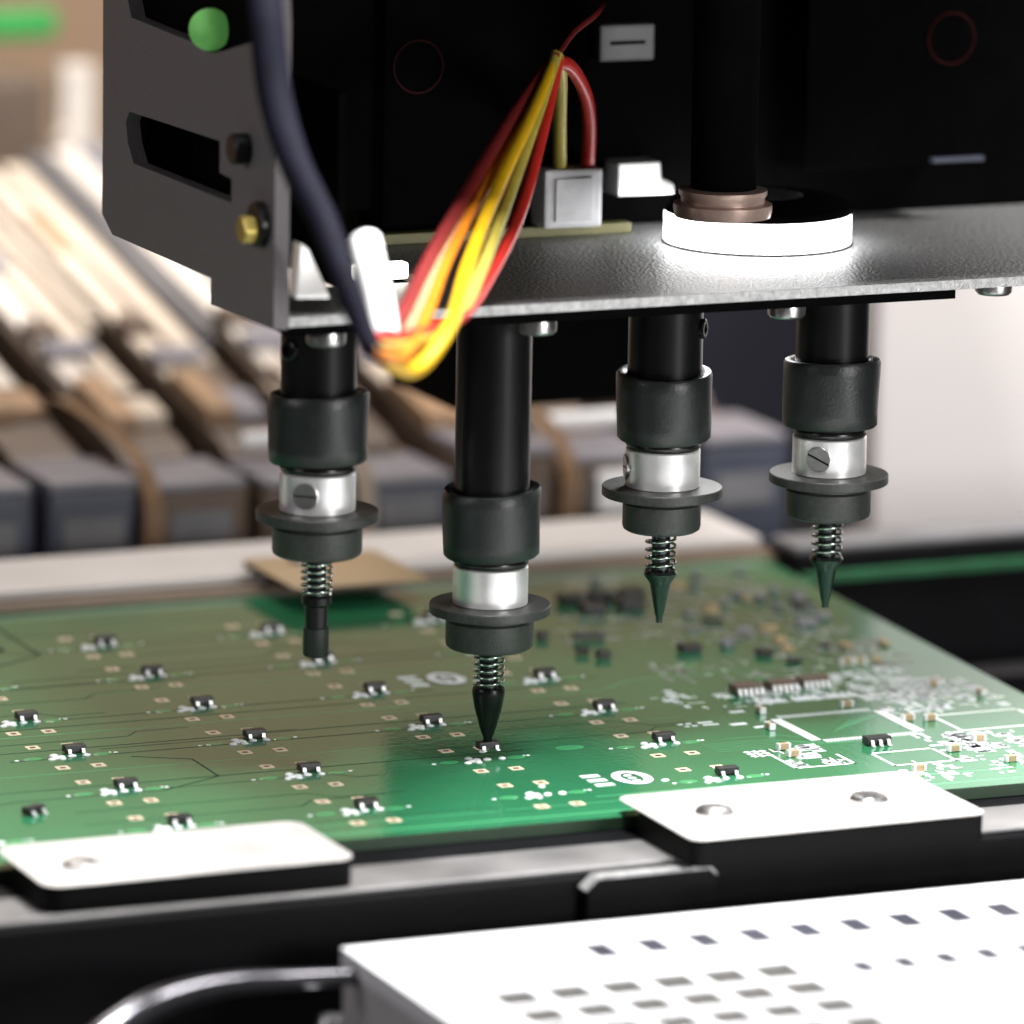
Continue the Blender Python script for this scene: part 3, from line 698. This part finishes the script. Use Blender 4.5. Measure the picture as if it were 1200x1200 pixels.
part('tray_body', box(B(), tx0-.35, tx1, ty0, ty1+.35, ZT-14, ZT-2.6, .3), MT['tray_grey'], ty)
for h in holes:                        # dark boxes filling the pockets
    if h[0] > 70 or h[2] < -128: continue
    top = ZT-.06 if h[6] == 'row' else ZT-.28
    part('pocket_floor', box(B(), h[0]+.05, h[1]-.05, h[2]+.05, h[3]-.05, ZT-h[4]-.1, top), MT[h[5]], ty)
for i in range(5):
    for k in range(2):
        x = -35.0+i*2.5; y = -69.8-k*2.7
        part('moulded_mark', box(B(), x, x+1.5, y-.8, y+.2, ZT+.01, ZT+.12, .04), MT['connector'], ty)
part('tray_support', box(B(), -32, 120, -150, -66, -40, ZT-14.02, .5), MT['bed'], ty)
hs = thing('bent_hose', 'glossy dark bent hose in the lower left corner', 'hose', tuple(by(210, 1170, -72)))
part('hose', tube(B(), catmull([P3(30, 1310, -84), P3(100, 1235, -79), P3(160, 1188, -75), P3(210, 1166, -72), P3(270, 1153, -69), P3(345, 1148, -66), P3(440, 1143, -64)], 10), lambda t_: 2.3-1.3*t_, 18), MT['chrome'], hs, 60)
p = by(402, 1192, -66)
tag(obj('tray_foot', lathe(B(), [(1.5, p.z-6), (2.0, p.z-5.6), (2.0, p.z-.6), (1.4, p.z+.3), (.4, p.z+.5)], -48.2, -66, 24), MT['screw'], smooth=40), 'small round bright foot beside the tray corner', 'foot')

# ================================================================== feeders behind
FZ = -3.0                                  # feeder bank base height
def feeder(i, x, front, tape, cover, pin, white):
    W = 15.8; Y = 145.0
    lab = ['leftmost', 'second from left', 'third from left', 'fourth from left', 'fifth from left', 'sixth from left', 'seventh from left', 'rightmost']
    t = thing('tape_feeder', 'blurred tape feeder behind the board, %s, %s front' % (lab[i], front[1]), 'feeder', (x, Y+20, FZ), 'row of tape feeders behind the board')
    dz = random.uniform(-3.0, .8)
    part('front_block', box(B(), x-W/2, x+W/2-.6, Y, Y+16, -39.9, FZ+11.8+dz, 1.2), MT[front[0]], t)
    part('block_cap', box(B(), x-W/2+.3, x+W/2-1.2, Y-.4, Y+18, FZ+11.9+dz, FZ+13.3+dz, .5), MT['cap'], t)
    part('block_slot', box(B(), x-W/2+2.5, x+W/2-3.5, Y-.35, Y-.05, FZ+2, FZ+7, .1), MT['grey'], t)
    k = .195; z0 = FZ+14; L = 122+9*(i % 3); A = Y+20
    wb = W/2-.4
    pp = [(A-3.5, FZ-8), (A-3.5, z0-2), (A, z0-.6), (A+L, z0-.6+k*L), (A+L, z0-14+k*L), (A+10, FZ-8)]
    part('feeder_body', prism(B(), pp, x-wb, x+wb-3.5, 'x', .4), MT['brown'], t)
    o = random.uniform(-.8, .8); st = A+random.uniform(0, 14)
    def ramp(y): return z0-.45+k*(y-A)
    def strip(a, b, x0, x1, h, m, name, lift=0):
        part(name, prism(B(), [(a, ramp(a)+lift), (b, ramp(b)+lift), (b, ramp(b)+h+lift), (a, ramp(a)+h+lift)], x0, x1, 'x', .15), MT[m], t)
    pal = ('paper', 'paper2', 'white', 'paper2', 'cap', 'paper')
    strip(st+16, A+L, x-6.8+o, x-2.3+o, 1.1, tape, 'paper_tape')
    strip(st+9+random.uniform(0, 14), A+L, x-1.5+o, x+2.6+o, 1.1+random.uniform(0, .9), pal[(i*5+2) % 6], 'paper_tape')
    strip(st-2, st+15.5, x-6.6+o, x-1.9+o, 2.6, cover, 'tape_cover')
    strip(st-6+random.uniform(0, 6), st+8, x-1.4+o, x+3.6+o, 1.8, ('brown', 'kraft', 'paper', 'cap')[i % 4], 'tape_cover')
    strip(st+22+random.uniform(0, 20), A+L, x+3.8+o, x+6.2+o, 2.0+random.uniform(0, 2), 'grey' if i % 2 else 'paper', 'guide_rail')
    strip(st+34, st+40, x-7+o, x-2+o, 2.2, 'brown', 'tape_clip', .8)
    strip(st+20+3*(i % 3), st+25+3*(i % 3), x-7+o, x+1.4+o, 1.6, 'cap', 'tape_clip', 1.2)
    strip(st+52+i*7 % 30, st+78+i*11 % 20, x-5+o, x+1.0+o, .5, 'kraft' if i % 3 == 0 else 'grey', 'tape_window', 1.15)
    part('drive_wheel', disc_y(B(), x+4.2, FZ+8.5, 2.6, Y+17, Y+19.5, 18), MT['kraft'], t)
    if i in (1, 3, 5):                  # loose end of cover tape curling over the block
        cpts = catmull([(x+5.5, A+14, ramp(A+14)+3), (x+6.6, A+2, z0+4.5), (x+7.6, Y+4, z0+1.5), (x+8.2, Y-2.5, z0-5), (x+7.6, Y-3.5, FZ+1)], 6)
        bm = B(); va = [bm.verts.new((p_+Vector((-1.6, 0, .2)))*S) for p_ in cpts]; vb = [bm.verts.new((p_+Vector((1.6, 0, -.2)))*S) for p_ in cpts]
        for q_ in range(len(cpts)-1): bm.faces.new((va[q_], va[q_+1], vb[q_+1], vb[q_]))
        bmesh.ops.solidify(bm, geom=bm.faces[:], thickness=.25*S)
        part('loose_tape', bm, MT['kraft' if i != 3 else 'paper'], t, 60)
    if pin: part('white_pin', tube(B(), [Vector((x-6.8, Y+12, FZ+14.9)), Vector((x+4.8, Y+10, FZ+15.4))], 1.3, 12), MT['white'], t, 60)
    if white: part('white_latch', box(B(), x-4.6, x+4.0, Y-2.6, Y-.45, FZ+2.5, FZ+9.2, .8), MT['white'], t)
    return t
NV, BR, GR = ('navy', 'dark blue'), ('brown', 'brown'), ('grey', 'grey')
spec = [(-20.0, NV, 'paper2', 'paper', 0, 0), (-2.7, NV, 'paper', 'kraft', 0, 0), (14.8, BR, 'paper2', 'kraft', 0, 0), (32.3, BR, 'paper', 'kraft', 1, 0), (49.3, NV, 'paper2', 'paper', 0, 0),
        (66.8, BR, 'paper', 'kraft', 0, 0), (84.5, BR, 'paper2', 'kraft', 1, 1), (107.0, NV, 'paper', 'grey', 0, 0)]
for i, (x, f_, tp, cv, pn, wh) in enumerate(spec):
    feeder(i, x, f_, tp, cv, pn, wh)
# things behind the feeders
a = by(826, 490, 330); b = by(1024, 340, 330)
tag(obj('machine_frame', box(B(), a.x-60, b.x, 330, 345, -39.9, 13, 1), MT['navydark']), 'dark blue machine frame panel behind the right nozzles', 'frame')
sc0 = by(1026, 500, 165)
tag(obj('side_cover', box(B(), sc0.x, sc0.x+400, 165, 172, -39, 190, 1), MT['wall']), 'pale out of focus machine cover behind the right side', 'cover')
c = by(30, 30, 345)
tag(obj('green_bar', box(B(), c.x-30, c.x+6.5, 345, 350, c.z-2.6, c.z+2.6, 1.5), MT['green']), 'green bar at the far upper left behind the feeders', 'bar')
c = by(94, 130, 330)
tag(obj('feeder_post', prism(B(), [(c.x-4.0, -39.9), (c.x+4.4, -39.9), (c.x+3, c.z+8.5), (c.x-3.4, c.z+8.5)], 330, 334, 'y', .8), MT['paper2']), 'pale upright post behind the feeders at far left', 'post')
c = by(18, 140, 326)
tag(obj('reel_box', box(B(), c.x-40, c.x+6, 326, 338, -39.9, c.z+7.5, 1.2), MT['brown']), 'dark brown box between the posts at far left', 'box')
c = by(88, 172, 318)
tag(obj('reel_hub', disc_y(B(), c.x, c.z, 3.4, 315, 321), MT['paper2']), 'pale round hub at far left behind the bracket', 'hub')
scn.render.engine = 'CYCLES'
